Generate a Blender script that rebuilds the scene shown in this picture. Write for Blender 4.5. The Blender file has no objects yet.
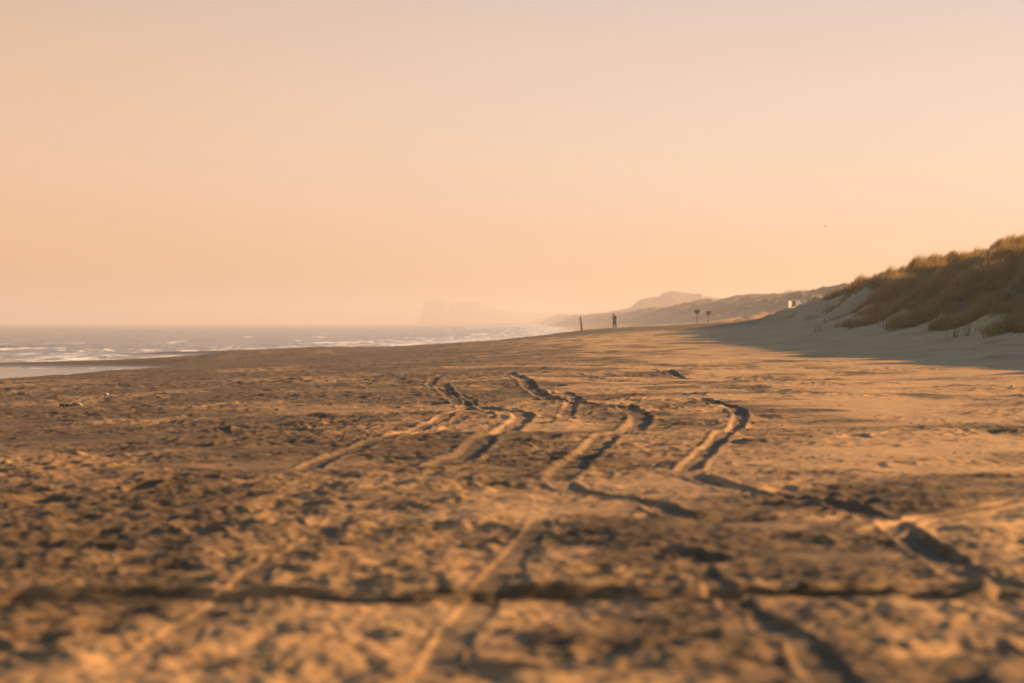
import bpy, bmesh, math, random
import numpy as np
from mathutils import Vector, Matrix

R = math.radians
scene = bpy.context.scene
col = scene.collection
random.seed(7)
rng = np.random.default_rng(11)

# ------------------------------------------------------------------ constants
CAM_H = 1.6                      # eye height above the sand under the camera (z = 0)
LENS = 85.0
FPX = LENS / 36.0 * 1024.0       # focal length in pixels
HOR = 323.0                      # row of the horizon
SEA = -2.2
SUN_AZ, SUN_EL = 80.0, 15.6      # clockwise from +Y (the view direction), degrees

# ------------------------------------------------------------------ noise (numpy Perlin)
_perm = np.random.default_rng(3).permutation(256).astype(np.int32)
_perm = np.concatenate([_perm, _perm])
_ang = np.random.default_rng(5).random(256) * 2 * np.pi
_gx, _gy = np.cos(_ang).astype(np.float32), np.sin(_ang).astype(np.float32)


def perlin(x, y, seed=0):
    x = np.asarray(x, np.float64) + seed * 37.13
    y = np.asarray(y, np.float64) + seed * 91.71
    xi = np.floor(x).astype(np.int64)
    yi = np.floor(y).astype(np.int64)
    fx, fy = x - xi, y - yi
    xi &= 255
    yi &= 255
    u = fx * fx * fx * (fx * (fx * 6 - 15) + 10)
    v = fy * fy * fy * (fy * (fy * 6 - 15) + 10)

    def g(ix, iy, dx, dy):
        h = _perm[_perm[ix & 255] + (iy & 255)]
        return _gx[h] * dx + _gy[h] * dy
    a = g(xi, yi, fx, fy)
    b = g(xi + 1, yi, fx - 1, fy)
    c = g(xi, yi + 1, fx, fy - 1)
    d = g(xi + 1, yi + 1, fx - 1, fy - 1)
    return 1.5 * ((a + (b - a) * u) + ((c + (d - c) * u) - (a + (b - a) * u)) * v)


def fbm(x, y, oct_=4, seed=0, gain=0.5):
    s, a, f = 0.0, 1.0, 1.0
    for k in range(oct_):
        s = s + a * perlin(x * f, y * f, seed + k)
        a *= gain
        f *= 2.03
    return s


def sstep(a, b, x):
    t = np.clip((x - a) / (b - a), 0, 1)
    return t * t * (3 - 2 * t)


def interp(x, pts):
    return np.interp(x, [p[0] for p in pts], [p[1] for p in pts])


def gauss(x, c, s):
    return np.exp(-0.5 * ((x - c) / s) ** 2)


# ------------------------------------------------------------------ large terrain shape
SHORE = [(0, -44), (100, -42), (160, -39), (200, -36), (305, -22), (420, 0), (700, 22), (1200, 34),
         (2000, 45), (3000, 62), (3600, 66), (4500, 10), (5300, -150), (6000, -262), (6600, -290), (9500, -330)]
FORE = [(-400, -8), (-60, -1.6), (-20, -0.55), (0, 0), (8, 0.5), (18, 1.35), (30, 1.95), (42, 2.2), (60, 2.35), (120, 2.6), (4000, 3.0)]
FACE = [(-6, 0), (0, 0.02), (5, 0.36), (9, 0.95), (12, 1.75), (16, 3.6), (19, 4.9), (23, 6.0), (28, 6.9), (34, 7.4), (42, 7.7), (60, 7.4), (150, 6.0)]
DSCALE = [(0, .96), (100, 1.0), (150, .99), (189, .96), (212, .87), (235, .79), (250, .62), (265, .55), (280, .47), (295, .38), (310, .34), (330, .30), (360, .2), (400, .1), (460, .0), (9000, 0)]


def spur_shape(x, y):
    """ridges of the dune face that run obliquely up the slope"""
    q = (y - 2.4 * (x - 24)) / 17.0 + 0.35 * perlin(x / 9.0, y / 14.0, 41)
    return q


HUT_RISE = 2.5


def base_height(x, y):
    s = x - np.interp(y, [p[0] for p in SHORE], [p[1] for p in SHORE])
    z = SEA + interp(s, FORE)
    # backshore: gently raised sand that makes the skyline of the beach
    z = z + 1.2 * np.exp(-0.5 * ((y - 300) / 85.0) ** 2) * sstep(-8, 17, x)
    z = z - 0.35 * sstep(70, 170, y) * sstep(430, 330, y) * sstep(14, -20, x)
    # sand bars that run out into the shallows
    z = z + (0.95 * np.exp(-0.5 * ((y - 212 - 3 * perlin(x / 11, y * 0, 4)) / 6) ** 2) * sstep(-66, -50, x)
             + 1.15 * np.exp(-0.5 * ((y - 292 - 5 * perlin(x / 13, y * 0, 5)) / 8) ** 2) * sstep(-68, -57, x)) * sstep(-10, -26, x)
    z = z + 0.5 * gauss(x, -13, 7) * gauss(y, 292, 45)
    # low hummock the hut stands on
    z = z + HUT_RISE * gauss(x, 50, 7) * gauss(y, 415, 15)
    # dune beside the beach
    d = x - 15.0 - 1.6 * perlin(y / 31.0, y * 0, 21) - sstep(200, 330, y) * 1.5
    ds = np.interp(y, [p[0] for p in DSCALE], [p[1] for p in DSCALE])
    f = np.interp(d, [p[0] for p in FACE], [p[1] for p in FACE])
    f = f * ds
    q = spur_shape(x, y)
    spur = (1 - np.abs(2 * (q - np.floor(q)) - 1))
    f = f + ds * sstep(8, 14, d) * sstep(36, 28, d) * 1.9 * (spur - 0.5)
    f = f + ds * sstep(12, 26, d) * (0.95 * fbm(x / 9.0, y / 12.0, 3, 51, .6))
    # higher dunes behind the first crest
    f = f + 1.6 * ds * sstep(34, 60, d) * fbm(x / 25.0, y / 32.0, 3, 61)
    z = z + f
    # long vegetated dune ridge farther along the coast
    ridge = np.exp(-0.5 * ((x - 108 - 16 * perlin(y / 420.0, y * 0, 31)) / 24.0) ** 2)
    ridge = np.maximum(ridge, 0.86 * sstep(95, 125, x))
    rh = np.interp(y, [430, 560, 760, 900, 1020, 1120, 1290, 1400, 1640, 2240, 3000, 4200, 5200, 9500],
                   [0, 6.0, 12.4, 12.8, 14.6, 15.4, 15.2, 13.6, 12.2, 12.8, 13, 15, 20, 20])
    z = z + ridge * rh * (0.93 + 0.16 * fbm(x / 45.0, y / 95.0, 4, 33))
    return z


def veg_cover(x, y):
    """share of the ground under plants: dune grass and far scrub"""
    d = x - 15.0 - 1.6 * perlin(y / 31.0, y * 0, 21)
    q = spur_shape(x, y)
    fr = q - np.floor(q)                      # 0..1 between two spurs
    lim = 7.4 + 5.6 * (1 - fr)                # saw-tooth lower edge of the grass
    lim = lim + 8.0 * sstep(236, 262, y)
    lim = lim + 1.0 * perlin(x / 2.2, y / 3.4, 71) + 4.5 * sstep(176, 200, y)
    near = sstep(-0.6, 1.4, d - lim + 0.9 * perlin(x / .9, y / 1.3, 75)) * sstep(300, 268, y)
    far = sstep(70, 90, x + 10 * fbm(x / 30.0, y / 80.0, 3, 73)) * sstep(380, 480, y)
    return np.maximum(near, far)


# ------------------------------------------------------------------ tyre tracks (pixel layout -> world once, on the mean ground)
def ground_at(px, py, z=None):
    y = FPX * CAM_H / (py - HOR)
    for _ in range(30):
        x = (px - 512.0) / FPX * y
        zz = float(base_height(np.array([x]), np.array([y]))[0])
        y = 0.5 * y + 0.5 * FPX * (CAM_H - zz) / (py - HOR)
    return x, y


TRACKS = [
    # (pixel path, half width m, depth m, bank m)
    ([(509, 371), (512, 375), (520, 379), (534, 389), (551, 398), (578, 403), (611, 406), (632, 411), (641, 419), (625, 432), (597, 443), (577, 462), (556, 481)], .27, .10, .06),
    ([(556, 481), (566, 487), (597, 494), (632, 500), (660, 508), (692, 522)], .20, .10, .05),
    ([(440, 384), (455, 399), (463, 403), (491, 408), (514, 412), (523, 419), (512, 427), (488, 438), (463, 453), (421, 473)], .27, .09, .06),
    ([(695, 399), (720, 404), (738, 411), (739, 421), (723, 436), (706, 452), (685, 475)], .19, .08, .05),
    ([(685, 475), (716, 484), (752, 491), (800, 497), (840, 506), (880, 520), (930, 550), (980, 577), (1030, 602)], .20, .10, .05),
    ([(-40, 604), (60, 601), (160, 599), (260, 598), (400, 600), (480, 600), (560, 598), (640, 599), (720, 601), (800, 597), (900, 592), (1060, 596)], .17, .11, .07),
    ([(690, 560), (716, 590), (745, 612), (792, 645), (835, 690), (850, 720)], .16, .08, .02),
    ([(345, 515), (290, 560), (240, 592), (180, 640), (100, 690)], .16, .045, .0),
    ([(545, 520), (505, 570), (470, 620), (425, 700)], .15, .045, .0),
    ([(590, 366), (620, 369), (648, 370), (672, 374), (690, 380)], .22, .08, .06),
    ([(540, 371), (575, 374), (600, 380), (640, 379)], .2, .06, .05),
    ([(560, 390), (575, 398), (569, 407), (566, 421)], .2, .08, .05),
    ([(860, 540), (930, 520), (1040, 500)], .17, .06, .05),
    ([(300, 470), (380, 440), (430, 425), (470, 400), (430, 385), (445, 374)], .2, .06, .04),
]


RUT = [(-6, 14.2), (-3, 14.15), (-2.0, 14.1), (-1.3, 14.05), (-.6, 13.95), (0, 14.0), (.6, 14.0), (1.2, 14.05), (1.8, 14.0), (2.4, 13.9), (3.0, 13.85), (6, 13.6)]


def catmull(pts, step):
    out = []
    n = len(pts)
    for i in range(n - 1):
        p0 = pts[max(i - 1, 0)]
        p1, p2 = pts[i], pts[i + 1]
        p3 = pts[min(i + 2, n - 1)]
        L = math.dist(p1, p2)
        m = max(2, int(L / step))
        for k in range(m):
            t = k / m
            out.append(tuple(0.5 * ((2 * p1[j]) + (-p0[j] + p2[j]) * t + (2 * p0[j] - 5 * p1[j] + 4 * p2[j] - p3[j]) * t * t
                                    + (-p0[j] + 3 * p1[j] - 3 * p2[j] + p3[j]) * t ** 3) for j in (0, 1)))
    out.append(pts[-1])
    return out


TRACK_WORLD = []
for path, hw, dep, bank in TRACKS:
    w = [ground_at(px, py) for px, py in path]
    TRACK_WORLD.append((catmull(w, 0.25), hw, dep, bank))


def track_height(x, y):
    """grooves pressed in the sand with banks along both edges; also returns how much of the churn they flatten"""
    dz = np.zeros_like(x)
    flat = np.zeros_like(x)
    for ti, (pts, hw, dep, bank) in enumerate(TRACK_WORLD):
        reach = hw * 2.6
        best = np.full(x.shape, 1e9)
        along = np.zeros_like(x)
        acc = 0.0
        for i in range(len(pts) - 1):
            ax, ay = pts[i]
            bx, by = pts[i + 1]
            L = math.hypot(bx - ax, by - ay)
            m = np.nonzero((x > min(ax, bx) - reach) & (x < max(ax, bx) + reach) & (y > min(ay, by) - reach) & (y < max(ay, by) + reach))[0]
            if len(m) == 0 or L < 1e-6:
                acc += L
                continue
            xx, yy = x[m], y[m]
            t = np.clip(((xx - ax) * (bx - ax) + (yy - ay) * (by - ay)) / (L * L), 0, 1)
            dist = np.hypot(xx - ax - t * (bx - ax), yy - ay - t * (by - ay))
            upd = dist < best[m]
            mm = m[upd]
            best[mm] = dist[upd]
            along[mm] = acc + t[upd] * L
            acc += L
        m = np.nonzero(best < reach)[0]
        if len(m) == 0:
            continue
        d = best[m] + 0.018 * perlin(x[m] * 1.6, y[m] * 1.2, 80 + ti) + 0.006 * perlin(x[m] * 7, y[m] * 3, 90 + ti)
        hw = hw * 0.68
        al = along[m]
        fade = (0.72 + 0.28 * np.clip(perlin(al / 1.7, al * 0, 95 + ti) * 2, -1, 1))
        fade = fade * sstep(0, 0.8, al) * sstep(0, 0.8, acc - al)
        groove = sstep(hw * 1.1, hw * 0.62, np.abs(d))
        rim = np.exp(-0.5 * ((np.abs(d) - hw * 1.2) / (hw * 0.2)) ** 2)
        dz[m] += fade * (-0.45 * dep * groove + 0.40 * bank * rim * (1 + 0.3 * perlin(x[m] * 3.1, y[m] * 3.1, 97)))
        flat[m] = np.maximum(flat[m], np.maximum(groove, 0.8 * rim) * fade)
    return dz, flat


def churn_map(x, y):
    """how trampled and driven-over the sand is: high on the left and in the foreground, low on the blown sand at the right"""
    c = 0.30 + 0.70 * sstep(9, -3, x - 0.02 * y) + 0.4 * sstep(30, 14, y)
    c = c + 0.45 * fbm(x / 5.0, y / 9.0, 3, 101) + 0.75 * fbm(x / 3.2, y / 1.9, 3, 103)
    c = c * (1 - 0.85 * sstep(11, 16, x)) * (1 - 0.6 * sstep(-17, -26, x))
    return np.clip(c, 0.05, 1.3)


def full_height(x, y):
    z = base_height(x, y)
    beach = sstep(24, 15, x) * sstep(480, 330, y)
    dry = beach * sstep(SEA + 0.25, SEA + 0.9, z)
    tr, flat = track_height(x, y)
    ch = churn_map(x, y)
    r = np.hypot(x, y)
    # long undulations, then trampled sand at ever finer sizes
    h = 0.065 * fbm(x / 5.5, y / 4.2, 3, 111) * dry
    calm_t = 1 - 0.8 * flat
    h += 0.026 * fbm(x / 1.3, y / 0.8, 4, 121, 0.6) * ch * dry * calm_t
    a1 = sstep(150, 70, r)
    h += 0.035 * fbm(x / 0.58, y / 0.36, 4, 131, 0.55) * ch * dry * a1 * calm_t
    h += 0.0065 * fbm(x / 0.14, y / 0.12, 2, 135, 0.6) * (.3 + ch) * dry * sstep(70, 30, r) * calm_t
    # scattered footprints: shallow dents with a pushed-up rim
    fp = perlin(x / 0.7, y / 0.55, 137)
    h += (-0.035 * sstep(.42, .62, fp) + 0.014 * gauss(fp, .38, .05)) * ch * dry * calm_t * sstep(90, 45, r)
    # low wind ridges, crests roughly along the view
    h += 0.010 * np.abs(perlin(x / 0.9 + 0.25 * perlin(x, y / 3, 141), y / 5.0, 143)) * dry
    # dune surface
    dn = sstep(16, 22, x) * sstep(480, 380, y)
    h += dn * (0.10 * fbm(x / 2.2, y / 4.5, 3, 151))
    # far ground
    h += sstep(420, 600, y) * sstep(60, 85, x) * (0.8 * fbm(x / 9.0, y / 22.0, 4, 161, 0.62))
    # edge of a deep wheel rut that crosses in front of the camera: it drops towards the camera
    rut = interp(x, RUT)
    e = y - rut - 0.16 * perlin(x / 0.9, y / .6, 171) - 0.05 * perlin(x / 0.22, y / .3, 173)
    step = sstep(-0.05, 0.03, e) * np.exp(-np.maximum(e, 0) / 0.5) - 0.6 * sstep(-0.5, -0.08, e) * sstep(0.02, -0.05, e)
    h = h * (1 - 0.4 * np.exp(-0.5 * ((e + .15) / .25) ** 2) * beach)
    h += (0.052 + 0.012 * sstep(.5, 1.4, x)) * (0.9 + 0.2 * perlin(x / 0.8, x * 0, 175)) * step * beach
    return z + h + tr * beach


# ------------------------------------------------------------------ object helpers
def tag(o, label=None, cat=None, group=None, kind=None):
    if label: o['label'] = label
    if cat: o['category'] = cat
    if group: o['group'] = group
    if kind: o['kind'] = kind
    return o


def link(name, me, mat=None, parent=None, loc=None):
    o = bpy.data.objects.new(name, me)
    col.objects.link(o)
    if mat is not None and me is not None:
        me.materials.append(mat)
    if parent is not None:
        o.parent = parent
    if loc is not None:
        o.location = loc
    return o


def np_mesh(name, verts, quads=None, tris=None, smooth=True):
    me = bpy.data.meshes.new(name)
    faces = []
    nv = len(verts)
    me.vertices.add(nv)
    me.vertices.foreach_set('co', np.asarray(verts, np.float32).ravel())
    k = 4 if quads is not None else 3
    f = quads if quads is not None else tris
    f = np.asarray(f, np.int32)
    me.loops.add(f.size)
    me.loops.foreach_set('vertex_index', f.ravel())
    me.polygons.add(len(f))
    me.polygons.foreach_set('loop_start', np.arange(0, f.size, k, dtype=np.int32))
    if smooth:
        me.polygons.foreach_set('use_smooth', np.ones(len(f), bool))
    me.update(calc_edges=True)
    me.validate()
    return me


def add_attr(me, name, data):
    a = me.attributes.new(name, 'FLOAT', 'POINT')
    a.data.foreach_set('value', np.asarray(data, np.float32))


def bm_obj(name, bm, mat, parent=None, smooth=True, loc=None):
    me = bpy.data.meshes.new(name)
    bmesh.ops.recalc_face_normals(bm, faces=bm.faces[:])
    bm.to_mesh(me)
    bm.free()
    if smooth:
        for p in me.polygons:
            p.use_smooth = True
    return link(name, me, mat, parent, loc)


def box(bm, x0, x1, y0, y1, z0, z1, bev=0.0):
    r = bmesh.ops.create_cube(bm, size=1.0)
    vs = r['verts']
    bmesh.ops.scale(bm, vec=(x1 - x0, y1 - y0, z1 - z0), verts=vs)
    bmesh.ops.translate(bm, vec=((x0 + x1) / 2, (y0 + y1) / 2, (z0 + z1) / 2), verts=vs)
    if bev:
        es = list({e for v in vs for e in v.link_edges})
        bmesh.ops.bevel(bm, geom=es, offset=bev, segments=2, profile=0.5, affect='EDGES')


def tube(bm, pts, radii, seg=10, cap=True):
    """lofted tube along a polyline"""
    rings = []
    n = len(pts)
    for i in range(n):
        p = Vector(pts[i])
        a = Vector(pts[max(i - 1, 0)])
        b = Vector(pts[min(i + 1, n - 1)])
        t = (b - a).normalized()
        u = t.cross(Vector((0.13, 0.97, 0.21))).normalized()
        v = t.cross(u).normalized()
        r = radii[i]
        rr = r if isinstance(r, tuple) else (r, r)
        rings.append([bm.verts.new(p + u * rr[0] * math.cos(2 * math.pi * k / seg) + v * rr[1] * math.sin(2 * math.pi * k / seg)) for k in range(seg)])
    for i in range(n - 1):
        for k in range(seg):
            bm.faces.new((rings[i][k], rings[i][(k + 1) % seg], rings[i + 1][(k + 1) % seg], rings[i + 1][k]))
    if cap:
        bm.faces.new(rings[0][::-1])
        bm.faces.new(rings[-1])
    return rings


# ------------------------------------------------------------------ materials
def new_mat(name):
    m = bpy.data.materials.new(name)
    m.use_nodes = True
    nt = m.node_tree
    b = nt.nodes['Principled BSDF']
    return m, nt, b


def N(nt, typ, **kw):
    n = nt.nodes.new(typ)
    for k, v in kw.items():
        if k.startswith('i_'):
            key = k[2:]
            n.inputs[int(key) if key.isdigit() else key.replace('_', ' ')].default_value = v
        else:
            setattr(n, k, v)
    return n


def L(nt, a, b):
    nt.links.new(a, b)


def mixc(nt, fac, a, b, blend='MIX'):
    n = nt.nodes.new('ShaderNodeMix')
    n.data_type = 'RGBA'
    n.blend_type = blend
    for sock, v in ((n.inputs[0], fac), (n.inputs[6], a), (n.inputs[7], b)):
        if hasattr(v, 'is_linked'):
            nt.links.new(v, sock)
        else:
            sock.default_value = v
    return n.outputs[2]


def ramp(nt, val, stops):
    n = nt.nodes.new('ShaderNodeValToRGB')
    e = n.color_ramp.elements
    while len(e) < len(stops):
        e.new(0.5)
    for k, (p, c) in enumerate(stops):
        e[k].position = p
        e[k].color = c if len(c) == 4 else (*c, 1)
    nt.links.new(val, n.inputs[0])
    return n.outputs[0]


def noise_node(nt, vec, scale, detail=4, rough=0.55):
    n = nt.nodes.new('ShaderNodeTexNoise')
    n.inputs['Scale'].default_value = scale
    n.inputs['Detail'].default_value = detail
    n.inputs['Roughness'].default_value = rough
    nt.links.new(vec, n.inputs['Vector'])
    return n.outputs[0]


def attr(nt, name):
    n = nt.nodes.new('ShaderNodeAttribute')
    n.attribute_name = name
    return n.outputs['Fac']


def mapping(nt, vec, scale=(1, 1, 1), rot=(0, 0, 0)):
    n = nt.nodes.new('ShaderNodeMapping')
    n.inputs['Scale'].default_value = scale
    n.inputs['Rotation'].default_value = rot
    nt.links.new(vec, n.inputs[0])
    return n.outputs[0]


def math_node(nt, op, a, b=None, clamp=False):
    n = nt.nodes.new('ShaderNodeMath')
    n.operation = op
    n.use_clamp = clamp
    for sock, v in ((n.inputs[0], a), (n.inputs[1], b)):
        if v is None: continue
        if hasattr(v, 'is_linked'):
            nt.links.new(v, sock)
        else:
            sock.default_value = v
    return n.outputs[0]


def sand_material():
    m, nt, b = new_mat('sand')
    pos = N(nt, 'ShaderNodeNewGeometry').outputs['Position']
    big = noise_node(nt, pos, 0.22, 5, 0.6)
    mid = noise_node(nt, pos, 1.7, 6, 0.65)
    fine = noise_node(nt, pos, 14, 5, 0.7)
    grain = noise_node(nt, pos, 120, 3, 0.6)
    dry = ramp(nt, mid, [(0.25, (.37, .218, .092)), (0.55, (.50, .30, .128)), (0.8, (.57, .355, .16))])
    dry = mixc(nt, 0.35, dry, ramp(nt, fine, [(0.3, (.27, .165, .072)), (0.7, (.61, .39, .19))]))
    damp_shade_c = ramp(nt, mid, [(0.25, (.064, .043, .022)), (0.75, (.132, .086, .043))])  # dark sand: moist areas and the painted shade of rough ground
    d = math_node(nt, 'ADD', attr(nt, 'damp_shade'), math_node(nt, 'MULTIPLY', math_node(nt, 'SUBTRACT', fine, 0.5), 0.9))
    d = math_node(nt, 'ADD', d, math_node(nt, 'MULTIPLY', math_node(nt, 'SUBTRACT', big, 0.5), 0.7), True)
    c = mixc(nt, d, dry, damp_shade_c)
    veg = attr(nt, 'veg')
    vc = ramp(nt, noise_node(nt, mapping(nt, pos, (1, .5, 1)), 0.35, 6, 0.7), [(0.3, (.062, .05, .022)), (0.55, (.10, .08, .036)), (0.75, (.17, .13, .065))])
    vf = math_node(nt, 'MULTIPLY', veg, math_node(nt, 'ADD', 0.55, math_node(nt, 'MULTIPLY', fine, 0.8)), True)
    c = mixc(nt, vf, c, vc)
    wet = attr(nt, 'wet')
    c = mixc(nt, math_node(nt, 'MULTIPLY', wet, 0.85), c, (.12, .08, .05, 1))
    L(nt, c, b.inputs['Base Color'])
    rr = N(nt, 'ShaderNodeMapRange')
    L(nt, wet, rr.inputs[0])
    rr.inputs[3].default_value = 0.92
    rr.inputs[4].default_value = 0.16
    L(nt, rr.outputs[0], b.inputs['Roughness'])
    b.inputs['Specular IOR Level'].default_value = 0.25
    h = math_node(nt, 'ADD', math_node(nt, 'MULTIPLY', fine, 0.5), math_node(nt, 'MULTIPLY', grain, 0.12))
    h = math_node(nt, 'MULTIPLY', h, math_node(nt, 'SUBTRACT', 1.0, wet))
    bp = N(nt, 'ShaderNodeBump')
    bp.inputs['Strength'].default_value = 0.55
    bp.inputs['Distance'].default_value = 0.035
    L(nt, h, bp.inputs['Height'])
    L(nt, bp.outputs[0], b.inputs['Normal'])
    return m


def sea_material():
    m, nt, b = new_mat('sea_water')
    pos = N(nt, 'ShaderNodeNewGeometry').outputs['Position']
    foam = attr(nt, 'foam')
    lace = noise_node(nt, mapping(nt, pos, (0.9, 0.075, 1)), 1.0, 6, 0.75)
    f = math_node(nt, 'SUBTRACT', math_node(nt, 'ADD', foam, math_node(nt, 'MULTIPLY', lace, 1.1)), 0.95)
    f = math_node(nt, 'MULTIPLY', f, 4.0, True)
    c = mixc(nt, f, (.055, .062, .055, 1), (.64, .62, .59, 1))
    L(nt, c, b.inputs['Base Color'])
    rr = N(nt, 'ShaderNodeMapRange')
    L(nt, f, rr.inputs[0])
    rr.inputs[3].default_value = 0.16
    rr.inputs[4].default_value = 0.9
    L(nt, rr.outputs[0], b.inputs['Roughness'])
    b.inputs['IOR'].default_value = 1.333
    w1 = noise_node(nt, mapping(nt, pos, (1, .55, 1), (0, 0, R(8))), 0.55, 5, 0.6)
    w2 = noise_node(nt, pos, 3.0, 4, 0.6)
    h = math_node(nt, 'ADD', math_node(nt, 'MULTIPLY', w1, 1.0), math_node(nt, 'MULTIPLY', w2, 0.12))
    h = math_node(nt, 'MULTIPLY', h, attr(nt, 'rough'))
    bp = N(nt, 'ShaderNodeBump')
    bp.inputs['Strength'].default_value = 0.8
    bp.inputs['Distance'].default_value = 0.5
    L(nt, h, bp.inputs['Height'])
    L(nt, bp.outputs[0], b.inputs['Normal'])
    return m


def scrub_material(name, a, bcol):
    m, nt, b = new_mat(name)
    pos = N(nt, 'ShaderNodeNewGeometry').outputs['Position']
    n1 = noise_node(nt, pos, 0.035, 7, 0.68)
    L(nt, ramp(nt, n1, [(0.35, a), (0.62, bcol)]), b.inputs['Base Color'])
    b.inputs['Roughness'].default_value = 1.0
    b.inputs['Specular IOR Level'].default_value = 0.05
    return m


def grass_material(name='dune_grass', dark=(.080, .062, .024), mid=(.21, .165, .070), tip=(.48, .37, .18)):
    m, nt, b = new_mat(name)
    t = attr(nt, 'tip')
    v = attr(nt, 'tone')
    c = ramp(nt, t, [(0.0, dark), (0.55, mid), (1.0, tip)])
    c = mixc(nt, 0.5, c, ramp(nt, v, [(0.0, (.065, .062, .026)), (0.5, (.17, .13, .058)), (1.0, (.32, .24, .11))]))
    L(nt, c, b.inputs['Base Color'])
    b.inputs['Roughness'].default_value = 0.6
    b.inputs['Specular IOR Level'].default_value = 0.25
    tr = N(nt, 'ShaderNodeBsdfTranslucent')
    L(nt, mixc(nt, 1.0, c, (1.25, 1.0, .62, 1), 'MULTIPLY'), tr.inputs[0])
    mx = N(nt, 'ShaderNodeMixShader')
    mx.inputs[0].default_value = 0.5
    L(nt, b.outputs[0], mx.inputs[1])
    L(nt, tr.outputs[0], mx.inputs[2])
    L(nt, mx.outputs[0], nt.nodes['Material Output'].inputs[0])
    return m


def wood_material(name, a, c2, scale=9):
    m, nt, b = new_mat(name)
    tc = N(nt, 'ShaderNodeTexCoord').outputs['Object']
    g = noise_node(nt, mapping(nt, tc, (6, 6, .6)), scale, 6, 0.7)
    L(nt, ramp(nt, g, [(0.3, a), (0.7, c2)]), b.inputs['Base Color'])
    b.inputs['Roughness'].default_value = 0.85
    bp = N(nt, 'ShaderNodeBump')
    bp.inputs['Strength'].default_value = 0.5
    bp.inputs['Distance'].default_value = 0.01
    L(nt, g, bp.inputs['Height'])
    L(nt, bp.outputs[0], b.inputs['Normal'])
    return m


def plain_material(name, c, rough=0.7, var=0.25, scale=6):
    m, nt, b = new_mat(name)
    tc = N(nt, 'ShaderNodeTexCoord').outputs['Object']
    g = noise_node(nt, tc, scale, 5, 0.6)
    lo = tuple(k * (1 - var) for k in c)
    hi = tuple(min(1, k * (1 + var)) for k in c)
    L(nt, ramp(nt, g, [(0.3, lo), (0.7, hi)]), b.inputs['Base Color'])
    b.inputs['Roughness'].default_value = rough
    return m


M_SAND = sand_material()
M_SEA = sea_material()
M_GRASS = grass_material()
M_HILL = scrub_material('hill_scrub', (.045, .045, .025), (.13, .105, .06))
M_ROCK = scrub_material('headland_rock', (.07, .06, .045), (.16, .13, .095))
M_POST = wood_material('weathered_post_wood', (.05, .035, .022), (.12, .085, .055))
M_WHITE = plain_material('white_hut_paint', (.50, .56, .58), 0.6, 0.06)
M_HUTROOF = plain_material('grey_roof_felt', (.30, .32, .33), 0.8, 0.15)
M_DARKWOOD = wood_material('dark_stained_timber', (.06, .04, .025), (.13, .09, .06))
M_SIGN = plain_material('brown_sign_board', (.10, .07, .045), 0.6, 0.2)
M_PALEBOARD = plain_material('pale_board', (.30, .29, .27), 0.6, 0.06)
M_DOOR = plain_material('white_door_paint', (.27, .265, .25), 0.6, 0.06)
M_COAT = plain_material('dark_olive_coat', (.030, .026, .018), 0.9, 0.3)
M_TROUSER = plain_material('dark_trousers', (.022, .020, .018), 0.9, 0.3)
M_SKIN = plain_material('skin', (.42, .25, .17), 0.55, 0.08)
M_HAIR = plain_material('brown_hair', (.10, .05, .022), 0.7, 0.3)
M_GULL = plain_material('gull_plumage', (.22, .20, .18), 0.8, 0.3)
M_DRIFT = wood_material('bleached_driftwood', (.22, .17, .11), (.34, .27, .19))
M_SHELL = plain_material('pale_shell', (.38, .33, .27), 0.6, 0.1, 30)
M_KELP = plain_material('dried_seaweed', (.035, .024, .013), 0.7, 0.4, 20)

# ------------------------------------------------------------------ ground sheets
def ground_rows():
    ys = list(np.arange(-60, -4, 8.0)) + list(np.arange(-4, 8, 0.5)) + list(np.arange(8, 10.4, 0.06))
    y = 10.4
    while y < 9400:
        ys.append(y)
        dy = min(0.25 * y * y / (FPX * CAM_H), 0.0085 * y)
        dy = max(dy, 0.014)
        y += dy
    ys.append(9400)
    return np.array(ys)


def ground_cols():
    a = np.linspace(-0.235, 0.255, 860)
    left = -0.235 - np.cumsum(np.geomspace(0.0007, 0.6, 60))
    right = 0.255 + np.cumsum(np.geomspace(0.0007, 0.25, 90))
    return np.concatenate([left[::-1], a, right])


ys = ground_rows()
ts = ground_cols()
TT, YY = np.meshgrid(ts, ys)
SPAN = np.maximum(YY + 3.0, 10.0)
SPAN = np.where(YY < 7, 10.0, SPAN)
XX = TT * SPAN
keep_shape = XX.shape
X1, Y1 = XX.ravel(), YY.ravel()
# keep the sheet inside the haze box
X1 = np.clip(X1, -5200, 5200)
Z1 = full_height(X1, Y1)
Z1 = np.maximum(Z1, -12.0)
nr, nc = keep_shape
idx = np.arange(nr * nc).reshape(nr, nc)
quads = np.stack([idx[:-1, :-1], idx[:-1, 1:], idx[1:, 1:], idx[1:, :-1]], -1).reshape(-1, 4)
veg = veg_cover(X1, Y1)
ch = churn_map(X1, Y1)
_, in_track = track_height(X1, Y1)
base = base_height(X1, Y1)
wet = sstep(SEA + 0.42, SEA + 0.05, Z1)
damp_shade = 0.95 * sstep(SEA + 1.5, SEA + 0.4, base)
damp_shade = np.maximum(damp_shade, sstep(6, -9, X1 - 0.012 * Y1 + 3 * fbm(X1 / 6, Y1 / 14, 3, 201)) * sstep(9, 26, Y1) * 0.8)  # left sand darkened for moisture and for the shadows of its relief
damp_shade = np.maximum(damp_shade, 0.9 * sstep(205, 250, Y1) * sstep(34, 22, X1) * sstep(480, 400, Y1))  # darker sand along the far crest of the beach
damp_shade = np.clip(damp_shade + 0.8 * sstep(-0.2, 0.5, fbm(X1 / 2.6, Y1 / 4.5, 4, 205)) * (.25 + ch), 0, 1) * sstep(32, 20, X1)  # big dark blotches: clusters of small shadows put into the sand colour
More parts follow.
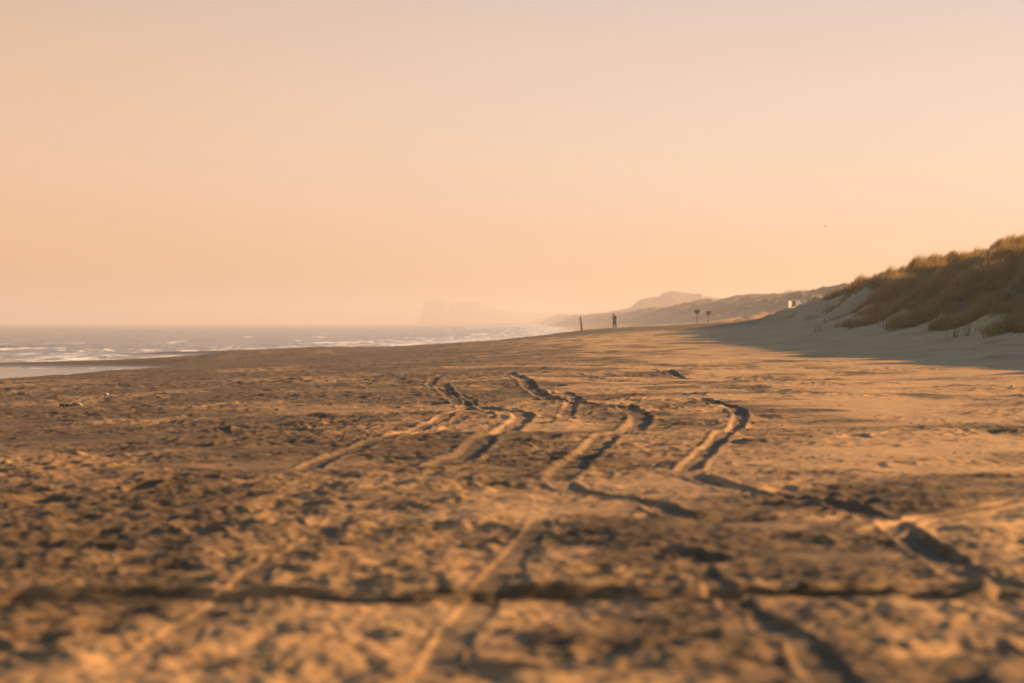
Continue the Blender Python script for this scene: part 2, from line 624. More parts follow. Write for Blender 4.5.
damp_shade = np.clip(damp_shade + 0.36 * ch * sstep(200, 120, Y1) + 0.35 * in_track, 0, 1)  # moisture and shade of churned sand and track grooves, put into the colour
damp_shade = damp_shade * (1 - 0.32 * sstep(.05, .5, fbm(X1 / 4.5, Y1 / 7.0, 3, 221)) * sstep(140, 90, Y1))
damp_shade = np.maximum(damp_shade, 0.95 * np.exp(-0.5 * ((Y1 - interp(X1, RUT) + .05 - .12 * perlin(X1 / .5, Y1 / .5, 211)) / .13) ** 2))  # dark line along the rut: moist sand and its shade, painted in

# area masks for the three sheets: beach, dune beside it, dunes far along the coast
fc = quads
cx = X1[fc].mean(1)
cy = Y1[fc].mean(1)
is_far = (cy > 470) & (cx > 40)
is_dune = (~is_far) & (cx > 15.5 + 1.6 * perlin(cy / 31.0, cy * 0, 21))
is_beach = ~(is_far | is_dune)

P = np.stack([X1, Y1, Z1], -1)
# vertex normals of the whole sheet, so that the seams between the sheets do not show
G = P.reshape(nr, nc, 3)
du = np.zeros_like(G)
dv = np.zeros_like(G)
du[:, 1:-1] = G[:, 2:] - G[:, :-2]
du[:, 0] = G[:, 1] - G[:, 0]
du[:, -1] = G[:, -1] - G[:, -2]
dv[1:-1] = G[2:] - G[:-2]
dv[0] = G[1] - G[0]
dv[-1] = G[-1] - G[-2]
NRM = np.cross(du, dv).reshape(-1, 3)
ln = np.linalg.norm(NRM, axis=1, keepdims=True)
NRM = np.where(ln > 1e-12, NRM / np.maximum(ln, 1e-12), np.array([0, 0, 1.0]))


def sheet(name, mask):
    f = quads[mask]
    used, inv = np.unique(f, return_inverse=True)
    me = np_mesh(name, P[used], quads=inv.reshape(-1, 4))
    add_attr(me, 'veg', veg[used])
    add_attr(me, 'wet', wet[used])
    add_attr(me, 'damp_shade', damp_shade[used])
    if len(me.vertices) == len(used):
        me.normals_split_custom_set_from_vertices(NRM[used].astype(np.float32))
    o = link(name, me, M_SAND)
    o['kind'] = 'structure'
    return o


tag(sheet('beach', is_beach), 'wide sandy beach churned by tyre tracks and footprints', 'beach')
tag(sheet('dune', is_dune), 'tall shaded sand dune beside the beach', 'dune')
tag(sheet('distant_dunes', is_far), 'hazy grass-covered dune ridge farther along the coast', 'dunes')

# ------------------------------------------------------------------ sea
def build_sea():
    y = 40.0
    rows = []
    while y < 9300:
        rows.append(y)
        y += max(0.35, min(0.22 * y * y / (FPX * (CAM_H - SEA)), 0.02 * y))
    rows.append(9300)
    rows = np.array(rows)
    cols = np.concatenate([-0.235 - np.cumsum(np.geomspace(0.002, 0.5, 30))[::-1], np.linspace(-0.235, 0.06, 330), 0.06 + np.cumsum(np.geomspace(0.002, 0.1, 14))])
    T, Yg = np.meshgrid(cols, rows)
    Xg = np.clip(T * Yg, -5200, 5200)
    x, y = Xg.ravel(), Yg.ravel()
    shore = np.interp(y, [p[0] for p in SHORE], [p[1] for p in SHORE])
    off = shore - x                                     # metres out from the shore line
    gz = base_height(x, y)
    depth = SEA - gz
    calm = sstep(0.05, 0.9, depth)
    near = sstep(420, 60, off)
    # swell rolls towards the shore; crests lie along it
    warp = 6 * perlin(x / 60.0, y / 90.0, 301) + 2 * perlin(x / 17.0, y / 30.0, 302)
    ph = (off + warp) / 17.0
    sw = np.cos(2 * np.pi * ph)
    crest = np.clip(sw, 0, 1) ** 3
    amp = 0.34 * near * sstep(4, 30, off) * (0.45 + 0.55 * np.clip(perlin(x / 40.0, y / 55.0, 305) * 2 + .3, 0, 1.4))
    chop = 0.16 * fbm(x / 7.0, y / 5.5, 3, 311) + 0.05 * fbm(x / 1.6, y / 1.6, 2, 315) * sstep(600, 200, y)
    z = SEA + calm * (amp * crest + chop * (0.5 + 0.5 * sstep(10, 60, off)))
    # foam: breaking crests and the wash close in
    br = crest * sstep(170, 40, off) * np.clip(0.30 + 1.3 * perlin(x / 24.0, y / 60.0, 321), 0, 1.1)
    wash = sstep(85, 12, off) * (0.66 + 0.55 * fbm(x / 4.0, y / 12.0, 4, 325, 0.6))
    foam = np.clip(np.maximum(br, wash * 0.86) * sstep(-0.02, 0.06, depth), 0, 1)
    foam = foam * (1 - 0.85 * sstep(-33, -41, x) * 0) 
    # a sheltered strip behind the first bar stays smooth
    calm_strip = sstep(206, 196, y) * sstep(-30, -36, x)
    foam = foam * (1 - 0.9 * calm_strip)
    z = np.where(calm_strip > 0, SEA + (z - SEA) * (1 - 0.85 * calm_strip), z)
    rough = 0.30 + 0.7 * sstep(0.1, 1.0, depth)
    rough = rough * (1 - 0.9 * calm_strip)
    n, m = Xg.shape
    ix = np.arange(n * m).reshape(n, m)
    q = np.stack([ix[:-1, :-1], ix[:-1, 1:], ix[1:, 1:], ix[1:, :-1]], -1).reshape(-1, 4)
    keep = (depth[q].max(1) > -1.2)
    q = q[keep]
    used, inv = np.unique(q, return_inverse=True)
    me = np_mesh('sea', np.stack([x, y, z], -1)[used], quads=inv.reshape(-1, 4))
    add_attr(me, 'foam', foam[used])
    add_attr(me, 'rough', rough[used])
    o = link('sea', me, M_SEA)
    tag(o, 'grey sea with broken surf lines reaching to the hazy horizon', 'sea', kind='structure')


build_sea()

# ------------------------------------------------------------------ far hill and headland
def far_relief(name, label, mat, xs, profile, y0, depth, seed, rough, cat):
    """a hill with real depth: profile gives the crest height over x, falling away before and behind"""
    x = np.linspace(xs[0], xs[1], 260)
    v = np.linspace(0, 1, 60)
    Vg, Xg = np.meshgrid(v, x)
    crest = np.interp(Xg, [p[0] for p in profile], [p[1] for p in profile])
    steep = 0.5 - np.abs(Vg - 0.5)
    shape = sstep(0.0, 0.42, steep)
    z = SEA - 1.0 + crest * shape * (1 + rough * fbm(Xg / 40.0, Vg * depth / 50.0, 5, seed, 0.6) * (0.4 + 0.6 * (1 - shape)))
    yy = y0 + depth * (Vg - 0.5) + 25 * perlin(Xg / 120.0, Xg * 0, seed + 9)
    n, m = Xg.shape
    ix = np.arange(n * m).reshape(n, m)
    q = np.stack([ix[:-1, :-1], ix[1:, :-1], ix[1:, 1:], ix[:-1, 1:]], -1).reshape(-1, 4)
    me = np_mesh(name, np.stack([Xg.ravel(), yy.ravel(), z.ravel()], -1), quads=q)
    o = link(name, me, mat)
    return tag(o, label, cat, kind='structure')


def prof(pix, Y):
    return [((px - 512) / FPX * Y, CAM_H + (HOR - py) / FPX * Y - SEA + 1.0) for px, py in pix]


YH = 3300.0
pp = prof([(560, 322), (600, 314), (622, 310), (632, 307), (637, 302), (642, 299), (650, 298), (659, 297), (664, 294), (670, 292), (678, 292), (685, 294),
           (694, 295), (697, 293.4), (700, 296), (712, 298), (735, 301), (770, 298), (783, 294), (790, 290.5), (803, 290.5), (815, 294), (850, 300), (900, 318)], YH)
far_relief('hill', 'pale hazy hill rising behind the distant dunes', M_HILL, (pp[0][0], pp[-1][0]), pp, YH, 420, 401, 0.11, 'hill')
YD = 7700.0
pp = prof([(418, 322), (422.5, 318), (423.8, 302.5), (430, 300.5), (438, 300), (446, 301), (448.5, 302), (450, 305), (452, 305), (453.5, 302.5), (462, 302),
           (479, 302), (481, 304.5), (487, 305), (492, 307.5), (505, 310), (520, 312.5), (545, 313), (575, 313.5), (600, 314), (640, 316), (680, 322)], YD)
far_relief('headland', 'faint flat-topped headland with a steep seaward end in haze', M_ROCK, (pp[0][0], pp[-1][0]), pp, YD, 700, 411, 0.05, 'headland')


# ------------------------------------------------------------------ dune grass
def blades(px, py, pz, h, lean_x, lean_y, width, face, tone):
    """numpy arrays -> mesh data of curved blades, each 2 quads + tip as 3 triangles"""
    n = len(px)
    cx, sx = np.cos(face) * width * 0.5, np.sin(face) * width * 0.5
    v = np.zeros((n, 5, 3), np.float32)
    lv = [0.0, 0.55, 1.0]
    for k, t in enumerate(lv):
        bx = px + lean_x * h * t ** 1.8
        by = py + lean_y * h * t ** 1.8
        bz = pz + h * t * (1 - 0.18 * t)
        w = [1.0, 0.75, 0.0][k]
        if k < 2:
            v[:, 2 * k] = np.stack([bx - cx * w, by - sx * w, bz], -1)
            v[:, 2 * k + 1] = np.stack([bx + cx * w, by + sx * w, bz], -1)
        else:
            v[:, 4] = np.stack([bx, by, bz], -1)
    o = (np.arange(n) * 5)[:, None]
    tri = np.concatenate([o + np.array([[0, 1, 3]]), o + np.array([[0, 3, 2]]), o + np.array([[2, 3, 4]])], 1).reshape(-1, 3)
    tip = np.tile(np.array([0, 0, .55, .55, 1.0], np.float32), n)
    return v.reshape(-1, 3), tri, tip, np.repeat(tone, 5)


def blade_mesh(name, data):
    v, tri, tip, tone = data
    me = np_mesh(name, v, tris=tri, smooth=False)
    add_attr(me, 'tip', tip)
    add_attr(me, 'tone', tone)
    return me


def scatter_grass():
    n = 75000
    x = rng.uniform(21, 58, n)
    y = rng.uniform(86, 345, n)
    w = veg_cover(x, y)
    clump = fbm(x / 2.0, y / 3.0, 3, 501)
    wide = veg_cover(x + 1.2 + 1.2 * clump, y)
    dens = np.maximum(w, 0.02 * wide) * np.clip(0.85 + 1.2 * clump, 0.28, 1)
    dens *= np.where(x > 46, 0.35, 1.0)
    vis = x < 0.245 * y + 8
    sel = (rng.random(n) < dens) & vis
    x, y, clump = x[sel], y[sel], clump[sel]
    nt = len(x)
    per = 26
    tx = np.repeat(x, per) + rng.normal(0, .22, nt * per)
    ty = np.repeat(y, per) + rng.normal(0, .26, nt * per)
    th = np.repeat(rng.uniform(.55, 1.05, nt) * (0.62 + 1.0 * np.clip(clump + .3, 0, 1.0)), per) * rng.uniform(.55, 1.1, nt * per)
    tz = full_height(tx, ty) - 0.03
    a = rng.uniform(0, 2 * np.pi, nt * per)
    le = rng.uniform(.03, .45, nt * per)
    lx = le * np.cos(a) + .20
    ly = le * np.sin(a) - .05
    wd = rng.uniform(.016, .036, nt * per)
    tone = np.clip(np.repeat(rng.normal(.5, .22, nt) + .25 * clump, per) + rng.normal(0, .12, nt * per), 0, 1)
    print('tufts', nt, 'blades', nt * per)
    return blades(tx, ty, tz, th, lx, ly, wd, a + 1.2, tone)


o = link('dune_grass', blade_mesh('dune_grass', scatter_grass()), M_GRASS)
tag(o, 'dense golden brown marram grass covering the upper dune', 'dune grass', kind='stuff')


def skyline_tuft(px, Y, dx, h, spread, n, label, lean):
    x0 = (px - 512) / FPX * Y
    X = x0 + np.clip(rng.normal(0, .8, n), -1.5, 1.5) * spread
    Yv = Y + np.clip(rng.normal(0, .8, n), -1.5, 1.5) * spread
    hh = h * rng.uniform(.55, 1.05, n) * np.exp(-0.5 * ((X - x0) / (spread * 1.7)) ** 2)
    zb = full_height(np.array([x0]), np.array([Y]))[0] - 0.05
    z = full_height(X, Yv) - 0.05
    a = rng.uniform(0, 2 * np.pi, n)
    le = rng.uniform(.02, .32, n)
    tone = np.clip(rng.normal(.3, .18, n), 0, 1)
    d = blades(X - x0, Yv - Y, z - zb, hh, le * np.cos(a) + lean, le * np.sin(a), rng.uniform(.02, .04, n), a + 1.2, tone)
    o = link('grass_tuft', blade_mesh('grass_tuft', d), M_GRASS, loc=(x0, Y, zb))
    tag(o, label, 'grass tuft', 'tufts standing up on the dune skyline')


def crest_y(px):
    """distance at which the dune shows its skyline in this direction"""
    t = (px - 512) / FPX
    y = np.linspace(120, 330, 600)
    z = base_height(t * y, y)
    return float(y[np.argmax((z - CAM_H) / y)])


for px, h, sp, n, lab, ln_ in [
    (953, 1.15, .34, 520, 'tall dark tuft standing alone on the dune skyline, left of the wider low tuft', .05),
    (979, .85, .5, 620, 'wide low rounded tuft on the dune skyline right of the lone tall one', .1),
    (1000, 1.0, .22, 260, 'thin upright tuft on the dune skyline between the wide rounded and the bushy one', .0),
    (1018, 1.2, .6, 620, 'bushy tuft on the highest part of the dune skyline at the right picture edge', .1),
    (880, .75, .3, 300, 'short spiky tuft on the low part of the dune skyline above the bare sand', .05),
]:
    skyline_tuft(px, crest_y(px), 0, h, sp, n, lab, ln_)

# ------------------------------------------------------------------ objects on the beach
def gz(x, y):
    return float(full_height(np.array([float(x)]), np.array([float(y)]))[0])


def at(px, Y):
    return (px - 512.0) / FPX * Y


# leaning mooring post
def mooring_post():
    Y = 305.0
    x = at(581.3, Y)
    bm = bmesh.new()
    pts = [(0.10, 0, -0.5), (0.05, 0, 0.3), (-.03, .0, 1.0), (-.10, .01, 1.62), (-.13, .01, 1.80)]
    tube(bm, pts, [.13, .125, .115, .105, .085], 12)
    o = bm_obj('wooden_post', bm, M_POST, loc=(x, Y, gz(x, Y) - .05))
    tag(o, 'thin dark wooden post leaning slightly left on the beach crest, left of the person', 'post')


mooring_post()


# sign posts: post with a flared board on top
def sign_post(px, Y, scale, label):
    x = at(px, Y)
    e = bpy.data.objects.new('sign_post', None)
    col.objects.link(e)
    e.location = (x, Y, gz(x, Y))
    e.scale = (scale,) * 3
    tag(e, label, 'sign post', 'T-shaped sign posts on the beach crest')
    bm = bmesh.new()
    tube(bm, [(0, 0, -.4), (0, 0, .9), (0.01, 0, 1.75)], [.06, .055, .05], 10)
    bm_obj('post', bm, M_POST, e)
    bm = bmesh.new()
    out = [(-.13, 1.28), (.13, 1.28), (.26, 1.42), (.36, 1.58), (.36, 1.72), (.30, 1.76), (-.30, 1.76), (-.36, 1.72), (-.36, 1.58), (-.26, 1.42)]
    f = [bm.verts.new((a, -.085, b)) for a, b in out]
    g = [bm.verts.new((a, -.055, b)) for a, b in out]
    bm.faces.new(f)
    bm.faces.new(g[::-1])
    for k in range(len(out)):
        bm.faces.new((f[k], g[k], g[(k + 1) % len(out)], f[(k + 1) % len(out)]))
    bm_obj('sign_board', bm, M_SIGN, e, smooth=False)
    bm = bmesh.new()
    box(bm, -.40, .40, -.12, .12, 1.775, 1.83, .012)
    bm_obj('top_rail', bm, M_DARKWOOD, e, smooth=False)
    return e


sign_post(697, 310, 1.0, 'taller and darker of the two T-shaped sign posts on the beach crest')
sign_post(708.3, 330, .96, 'shorter and paler of the two T-shaped sign posts, standing right of the darker one')


# white beach hut with its low terrace
def beach_hut():
    Y = 420.0
    x = at(793.5, Y)
    z = CAM_H + (HOR - 310.6) / FPX * Y
    e = bpy.data.objects.new('beach_hut', None)
    col.objects.link(e)
    e.location = (x, Y, z)
    e.rotation_euler = (0, 0, R(15))
    tag(e, 'small white beach hut on stilts at the foot of the dune', 'beach hut')
    w, d, h = 1.5, 1.9, 1.55
    bm = bmesh.new()
    box(bm, w / 2 - .03, w / 2 + .03, -d / 2, d / 2, .25, .25 + h)
    box(bm, -w / 2 + .032, w / 2 - .032, d / 2 - .06, d / 2 - .002, .25, .25 + h)
    box(bm, -w / 2 + .032, w / 2 - .032, -d / 2 + .002, -d / 2 + .06, .25, .25 + h)
    bm_obj('wall', bm, M_WHITE, e, smooth=False)
    bm = bmesh.new()
    box(bm, -w / 2 - .03, -w / 2 + .03, -d / 2, d / 2, .25, .25 + h)
    bm_obj('wall', bm, M_WHITE, e, smooth=False)
    bm = bmesh.new()
    box(bm, -w / 2 - .1, w / 2 + .1, -d / 2 - .12, d / 2 + .1, .25 + h + .004, .25 + h + .10, .02)
    bm_obj('roof', bm, M_HUTROOF, e, smooth=False)
    bm = bmesh.new()
    box(bm, -w / 2 - .15, w / 2 + .15, -d / 2 - .6, d / 2 + .05, .14, .246, .015)
    bm_obj('floor_deck', bm, M_DARKWOOD, e, smooth=False)
    for sx in (-1, 1):
        for yy in (-d / 2 - .5, d / 2 - .1):
            bm = bmesh.new()
            box(bm, sx * w / 2 - .06, sx * w / 2 + .06, yy - .06, yy + .06, -1.6, .138)
            bm_obj('stilt', bm, M_DARKWOOD, e, smooth=False)
    bm = bmesh.new()
    box(bm, -w / 2 + .06, -w / 2 + .78, -d / 2 - .012, -d / 2 + .0, .27, 1.68)
    bm_obj('dark_doorway_panel', bm, M_DARKWOOD, e, smooth=False)  # dark panel in place of an opening, coloured like its inside shade
    # the door leaf is added, open at the left end, to give a sunlit edge
    bm = bmesh.new()
    box(bm, -.42, .42, -.022, .022, 0, 1.42, .008)
    dr = bm_obj('door', bm, M_DOOR, e, smooth=False, loc=(-w / 2 - .34, -d / 2 - .20, .262))
    dr.rotation_euler = (0, 0, R(28))
    tag(dr, 'white door leaf standing open, added to catch the sun')
    bm = bmesh.new()
    tube(bm, [(.34, -.024, .58), (.34, -.07, .60), (.34, -.07, .74), (.34, -.024, .76)], [.012] * 4, 8)
    bm_obj('handle', bm, M_DARKWOOD, dr)
    bm = bmesh.new()
    box(bm, -w / 2 - .05, -w / 2 - .032, -.35, .35, .85, 1.4, .008)
    fr = bm_obj('window', bm, M_DARKWOOD, e, smooth=False)


beach_hut()


def notice_board():
    Y = 416.0
    x = at(800.5, Y)
    z = CAM_H + (HOR - 310.5) / FPX * Y
    e = bpy.data.objects.new('notice_board', None)
    col.objects.link(e)
    e.location = (x, Y, min(z, gz(x, Y)) if gz(x, Y) < z else gz(x, Y))
    tag(e, 'small pale notice board on a dark post beside the white beach hut', 'notice board')
    bm = bmesh.new()
    tube(bm, [(0, 0, -.6), (.02, 0, .5), (.03, 0, 1.0)], [.11, .10, .09], 10)
    bm_obj('post', bm, M_POST, e)
    bm = bmesh.new()
    box(bm, -.22, .22, -.16, -.11, .72, 1.12, .02)
    bm_obj('board', bm, M_PALEBOARD, e, smooth=False)


notice_board()


# ------------------------------------------------------------------ person on the crest
def skin_figure(name, verts, edges, radii, mat, parent=None, loc=None, root=0, levels=2):
    me = bpy.data.meshes.new(name)
    me.from_pydata(verts, edges, [])
    o = link(name, me, mat, parent, loc)
    sk = me.skin_vertices.new(name='') if hasattr(me.skin_vertices, 'new') and not me.skin_vertices else None
    md = o.modifiers.new('skin', 'SKIN')
    md.use_smooth_shade = True
    data = me.skin_vertices[0].data
    for i, r in enumerate(radii):
        data[i].radius = r if isinstance(r, tuple) else (r, r)
        data[i].use_root = (i == root)
    sb = o.modifiers.new('smooth', 'SUBSURF')
    sb.levels = levels
    sb.render_levels = levels
    return o


def person():
    Y = 305.0
    x = at(614.6, Y)
    e_loc = (x, Y, gz(x, Y) - .01)
    # facing left and away a little (-X), head bowed towards what the hands hold
    V = [(0, 0, .92),            # 0 pelvis
         (0.02, 0, 1.08), (0.02, 0, 1.28), (-0.01, 0, 1.42), (-0.06, 0, 1.50),   # 1-4 spine, neck
         (-0.105, 0, 1.585), (-0.135, 0, 1.66),                                  # 5-6 head
         (0.0, .16, 1.39), (0.04, .19, 1.13), (-0.18, .12, 1.08), (-.25, .08, 1.10),     # 7-10 left arm
         (0.0, -.16, 1.39), (0.04, -.19, 1.13), (-0.18, -.12, 1.08), (-.25, -.07, 1.10),  # 11-14 right arm
         (0.0, .09, .86), (-.06, .10, .48), (-.02, .11, .09), (-.14, .12, .035),   # 15-18 left leg
         (0.0, -.09, .86), (.05, -.10, .47), (.12, -.11, .09), (0.0, -.12, .035)]   # 19-22 right leg
    E = [(0, 1), (1, 2), (2, 3), (3, 4), (4, 5), (5, 6), (3, 7), (7, 8), (8, 9), (9, 10), (3, 11), (11, 12), (12, 13), (13, 14),
         (0, 15), (15, 16), (16, 17), (17, 18), (0, 19), (19, 20), (20, 21), (21, 22)]
    Rr = [.11, .105, .105, .085, (.055, .055), (.095, .085), (.085, .075),
          .065, .050, .040, .035, .065, .050, .040, .035,
          .095, .062, .045, .045, .095, .062, .045, .045]
    # hands: five short finger chains rooted in each palm
    for wrist, s in ((10, 1), (14, -1)):
        wx, wy, wz = V[wrist]
        p = len(V)
        V.append((wx - .05, wy - s * .01, wz + .02))
        E.append((wrist, p))
        Rr.append((.018, .036))
        for k, (dy, ln_) in enumerate(((.034, .060), (.012, .072), (-.012, .068), (-.034, .052))):
            a = len(V)
            V.append((wx - .05 - ln_ * .55, wy - s * .01 + dy, wz + .04))
            V.append((wx - .05 - ln_ * .8, wy - s * .02 + dy, wz + .07))
            E.extend([(p, a), (a, a + 1)])
            Rr.extend([.009, .008])
        a = len(V)
        V.append((wx - .055, wy - s * .05, wz + .045))
        V.append((wx - .075, wy - s * .055, wz + .075))
        E.extend([(p, a), (a, a + 1)])
        Rr.extend([.011, .009])
    body = skin_figure('person', V, E, Rr, M_SKIN, loc=e_loc)
    body.rotation_euler = (0, 0, R(38))
    body.scale = (1.2, 1.2, 1.04)
    tag(body, 'person in dark clothes standing on the beach crest with head bowed to the left', 'person')
    # coat
    bm = bmesh.new()
    tube(bm, [(.02, 0, .60), (.02, 0, .75), (.012, 0, .95), (.02, 0, 1.10), (.018, 0, 1.26), (.0, 0, 1.37), (-.02, 0, 1.43), (-.045, 0, 1.475), (-.06, 0, 1.50)],
         [(.165, .205), (.162, .20), (.15, .185), (.138, .172), (.145, .195), (.125, .20), (.10, .15), (.082, .092), (.075, .078)], 20)
    coat = bm_obj('coat', bm, M_COAT, body)
    for s in (1, -1):
        bm = bmesh.new()
        tube(bm, [(.005, s * .10, 1.40), (.0, s * .165, 1.385), (.018, s * .195, 1.32), (.04, s * .20, 1.20), (.043, s * .20, 1.13), (.0, s * .178, 1.10), (-.09, s * .152, 1.088), (-.185, s * .122, 1.08)],
             [.06, .082, .08, .072, .07, .065, .058, .052], 14)
        bm_obj('sleeve', bm, M_COAT, coat)
    # trousers with shoes below
    bm = bmesh.new()
    tube(bm, [(0, 0, 1.0), (0, 0, .93), (0, 0, .85), (0, 0, .79)], [(.125, .16), (.135, .17), (.13, .17), (.10, .14)], 18)
    for s, kx, ax in ((1, -.06, -.02), (-1, .05, .12)):
        tube(bm, [(0, s * .085, .88), (-.01 + kx * .3, s * .09, .74), (kx, s * .10, .48), (ax * .6 + kx * .4, s * .105, .30), (ax, s * .11, .10)],
             [(.12, .085), (.115, .09), (.085, .08), (.078, .075), (.075, .072)], 14)
    bm_obj('trousers', bm, M_TROUSER, body)
    for s, ax in ((1, -.02), (-1, .12)):
        skin_figure('shoe', [(ax + .03, s * .11, .05), (ax - .08, s * .12, .042), (ax - .17, s * .125, .035)], [(0, 1), (1, 2)],
                    [(.05, .05), (.045, .048), (.032, .04)], M_TROUSER, body)
    # hair and face
    bm = bmesh.new()
    bmesh.ops.create_uvsphere(bm, u_segments=20, v_segments=14, radius=1)
    for v in list(bm.verts):
        if v.co.x < -.35 and v.co.z < .35:
            bm.verts.remove(v)
    for v in bm.verts:
        v.co = Vector((v.co.x * .118, v.co.y * .100, v.co.z * .135))
        v.co.x += .02 * max(0, -v.co.z * 6)
    bmesh.ops.translate(bm, vec=(-.105, 0, 1.645), verts=bm.verts[:])
    h = bm_obj('hair', bm, M_HAIR, body)
    sd = h.modifiers.new('thick', 'SOLIDIFY')
    sd.thickness = .012
    for s in (1, -1):
        bm = bmesh.new()
        r = bmesh.ops.create_uvsphere(bm, u_segments=10, v_segments=8, radius=.012)
        bmesh.ops.translate(bm, vec=(-.20, s * .033, 1.62), verts=r['verts'])
        bm_obj('eye', bm, M_TROUSER, body)
    bm = bmesh.new()
    tube(bm, [(-.195, 0, 1.62), (-.222, 0, 1.59), (-.20, 0, 1.58)], [.008, .014, .008], 8)
    bm_obj('nose', bm, M_SKIN, body)


person()


# ------------------------------------------------------------------ gull in the sky
def gull():
    Y = 420.0
    x = at(824.8, Y)
    z = CAM_H + (HOR - 226.0) / FPX * Y
    bm = bmesh.new()
    tube(bm, [(-.26, 0, .0), (-.21, 0, .015), (-.1, 0, .02), (.06, 0, .01), (.18, 0, .0), (.30, 0, .0)], [.012, .04, .07, .065, .035, (.03, .006)], 10)
    o = bm_obj('gull', bm, M_GULL, loc=(x, Y, z))
    o.rotation_euler = (R(8), 0, R(35))
    tag(o, 'tiny dark gull gliding alone in the peach sky above the dune', 'bird')
    for s in (1, -1):
        bm = bmesh.new()
        sec = [(0, .03, .10, .02), (.22, .10, .085, .09), (.45, .16, .07, .06), (.68, .20, .012, .0)]
        top = []
        for yy, back, chord, zz in sec:
            a = bm.verts.new((back - .08 - chord, s * (yy + .03), zz + .02))
            b = bm.verts.new((back - .08 + chord, s * (yy + .03), zz + .012))
            c = bm.verts.new((back - .08, s * (yy + .03), zz + .035))
            top.append((a, c, b))
        for i in range(3):
            for j in range(2):
                bm.faces.new((top[i][j], top[i][j + 1], top[i + 1][j + 1], top[i + 1][j]))
        w = bm_obj('wing', bm, M_GULL, o)
        sd = w.modifiers.new('thick', 'SOLIDIFY')
        sd.thickness = .012


gull()


# ------------------------------------------------------------------ things washed up on the sand
def drift():
    x, y = ground_at(75.5, 405.5)
    z = gz(x, y)
    bm = bmesh.new()
    tube(bm, [(-.10, 0, .04), (-.03, .01, .075), (.05, .0, .07), (.11, -.01, .05), (.14, -.01, .045)], [(.03, .035), (.05, .055), (.05, .05), (.045, .05), (.02, .03)], 12)
    for v in bm.verts:
        v.co += Vector((random.uniform(-1, 1), random.uniform(-1, 1), random.uniform(-1, 1))) * .006
    o = bm_obj('driftwood', bm, M_DRIFT, loc=(x, y, z + .01))
    tag(o, 'short pale lump of driftwood on the dark sand near the water', 'driftwood')
    bm = bmesh.new()
    for k in range(14):
        a = random.uniform(0, 6.28)
        r = random.uniform(.02, .10)
        p = (math.cos(a) * r - .24, math.sin(a) * r * .7, .0)
        tube(bm, [p, (p[0] + random.uniform(-.06, .06), p[1] + random.uniform(-.05, .05), .07), (p[0] + random.uniform(-.12, .12), p[1] + random.uniform(-.1, .1), .015)], [.012, .016, .006], 6)
    o = bm_obj('seaweed_clump', bm, M_KELP, loc=(x, y, gz(x - .24, y)))
    tag(o, 'small dark clump of seaweed lying left of the pale driftwood', 'seaweed')


drift()


def shell(px, py, s, label):
    x, y = ground_at(px, py)
    bm = bmesh.new()
    bmesh.ops.create_uvsphere(bm, u_segments=18, v_segments=10, radius=1)
    for v in bm.verts:
        a = math.atan2(v.co.y, v.co.x)
        rib = 1 + .05 * math.cos(a * 16)
        v.co = Vector((v.co.x * s * rib, v.co.y * s * .85 * rib, max(v.co.z, -.2) * s * .55))
    o = bm_obj('shell', bm, M_SHELL, loc=(x, y, gz(x, y) + s * .2))
    tag(o, label, 'shell', 'pale shells on the sand')


shell(1012, 388, .05, 'tiny bright shell on the smooth lit sand in front of the shaded dune')
shell(106, 396, .07, 'dull pale shell on the dark sand just right of the driftwood')

def wrack():
    n = 26000
    Yv = np.exp(rng.uniform(math.log(13), math.log(150), n))
    xv = rng.uniform(-.24, .20, n) * Yv
    p = np.clip(fbm(xv / 2.0, Yv / 3.5, 3, 601), 0, 1) ** 1.5 * sstep(12, -2, xv - .02 * Yv) + .02
    m = rng.random(n) < p * 1.2
    xv, Yv = xv[m], Yv[m]
    k = len(xv)
    zv = full_height(xv, Yv)
    sz = rng.uniform(.008, .028, k)
    a = rng.uniform(0, 6.28, k)
    V = np.zeros((k, 5, 3), np.float32)
    for q in range(4):
        aa = a + q * math.pi / 2
        st = sz * (1.7 if q % 2 else .6)
        V[:, q] = np.stack([xv + np.cos(aa) * st, Yv + np.sin(aa) * st, zv + .002 + rng.uniform(0, .35, k) * sz], -1)
    V[:, 4] = np.stack([xv, Yv, zv + sz * .7], -1)
    o = (np.arange(k) * 5)[:, None]
    tri = np.concatenate([o + np.array([[0, 1, 4]]), o + np.array([[1, 2, 4]]), o + np.array([[2, 3, 4]]), o + np.array([[3, 0, 4]])], 1).reshape(-1, 3)
    ob = link('seaweed_scraps', np_mesh('seaweed_scraps', V.reshape(-1, 3), tris=tri, smooth=False), M_KELP)
    tag(ob, 'small dark scraps of dried seaweed strewn over the churned sand', 'seaweed scraps', kind='stuff')


wrack()

# ------------------------------------------------------------------ haze: one closed box round everything
def haze():
    bm = bmesh.new()
    box(bm, -5600, 5600, -200, 9700, -13.5, 74)
    m = bpy.data.materials.new('haze')
    m.use_nodes = True
    nt = m.node_tree
    nt.nodes.remove(nt.nodes['Principled BSDF'])
    v = N(nt, 'ShaderNodeVolumePrincipled')
    v.inputs['Color'].default_value = (.79, .75, .755, 1)
    v.inputs['Density'].default_value = 0.00031
    v.inputs['Anisotropy'].default_value = 0.35
    L(nt, v.outputs[0], nt.nodes['Material Output'].inputs['Volume'])
    o = bm_obj('haze', bm, m, smooth=False)
    tag(o, 'thin warm morning haze lying over the beach and sea', 'haze', kind='stuff')


haze()

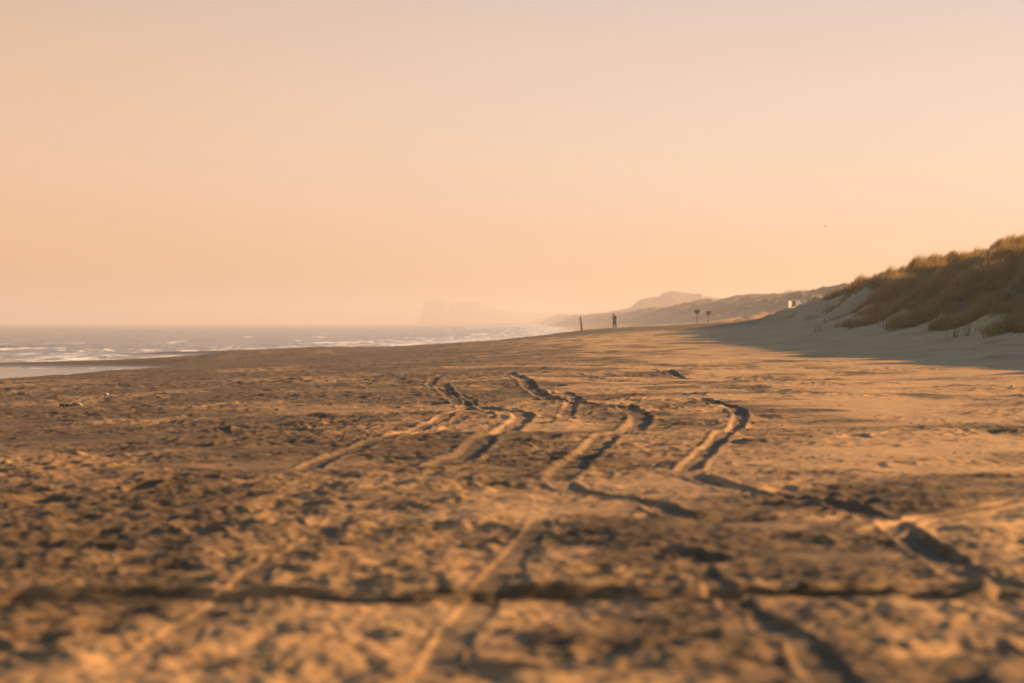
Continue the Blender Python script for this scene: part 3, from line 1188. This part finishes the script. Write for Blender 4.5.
# ------------------------------------------------------------------ sky, sun, camera
w = bpy.data.worlds.new('World')
scene.world = w
w.use_nodes = True
nt = w.node_tree
bg = nt.nodes['Background']
sky = N(nt, 'ShaderNodeTexSky', sky_type='NISHITA', sun_disc=False, sun_elevation=R(SUN_EL), sun_rotation=R(SUN_AZ),
        air_density=1.0, dust_density=1.0, ozone_density=1.0, altitude=0.0)
# dusty low air: the sky turns peach towards the horizon and stays blue overhead
dirn = N(nt, 'ShaderNodeTexCoord').outputs['Generated']
sep = N(nt, 'ShaderNodeSeparateXYZ')
L(nt, dirn, sep.inputs[0])
tint = ramp(nt, sep.outputs[2], [(0.0, (.585, .385, .37)), (0.07, (.605, .395, .372)), (0.14, (.77, .392, .25)), (0.36, (.24, .42, .49))])
tint.node.color_ramp.interpolation = 'B_SPLINE'
side = N(nt, 'ShaderNodeMapRange')
L(nt, sep.outputs[0], side.inputs[0])
side.inputs[1].default_value = -0.3
side.inputs[2].default_value = 0.3
hue = ramp(nt, side.outputs[0], [(0.0, (.68, .59, .50)), (0.17, (.675, .60, .525)), (0.5, (.645, .675, .72)), (0.83, (.55, .615, .68)), (1.0, (.53, .60, .67))])
hue.node.color_ramp.interpolation = 'B_SPLINE'
tint = mixc(nt, 1.0, tint, hue, 'MULTIPLY')
tint = mixc(nt, 1.0, tint, (1.6, 1.6, 1.6, 1), 'MULTIPLY')
skyc = mixc(nt, 1.0, sky.outputs[0], tint, 'MULTIPLY')
L(nt, skyc, bg.inputs[0])
bg.inputs[1].default_value = 0.13

sl = bpy.data.lights.new('sun', 'SUN')
sl.energy = 5.0
sl.color = (1.0, .57, .225)
sl.angle = R(0.6)
so = bpy.data.objects.new('sun', sl)
col.objects.link(so)
sd = Vector((math.sin(R(SUN_AZ)) * math.cos(R(SUN_EL)), math.cos(R(SUN_AZ)) * math.cos(R(SUN_EL)), math.sin(R(SUN_EL))))
so.rotation_euler = sd.to_track_quat('Z', 'Y').to_euler()

cam = bpy.data.cameras.new('camera')
co = bpy.data.objects.new('camera', cam)
col.objects.link(co)
co.location = (0, 0, CAM_H)
cam.lens = LENS
cam.sensor_width = 36
cam.clip_start = 0.1
cam.clip_end = 30000
pitch = math.atan((HOR - 341.5) / FPX)      # horizon a little above the middle
co.rotation_euler = (R(90) + pitch, 0, 0)
cam.dof.use_dof = True
cam.dof.focus_distance = 70.0
cam.dof.aperture_fstop = 1.55
scene.camera = co

vs = scene.view_settings
vs.view_transform = 'Standard'
vs.look = 'None'
vs.exposure = 1.5
vs.gamma = 1.0
vs.use_curve_mapping = False
scene.cycles.use_denoising = True
scene.cycles.max_bounces = 6
scene.cycles.volume_bounces = 1
scene.cycles.transparent_max_bounces = 8
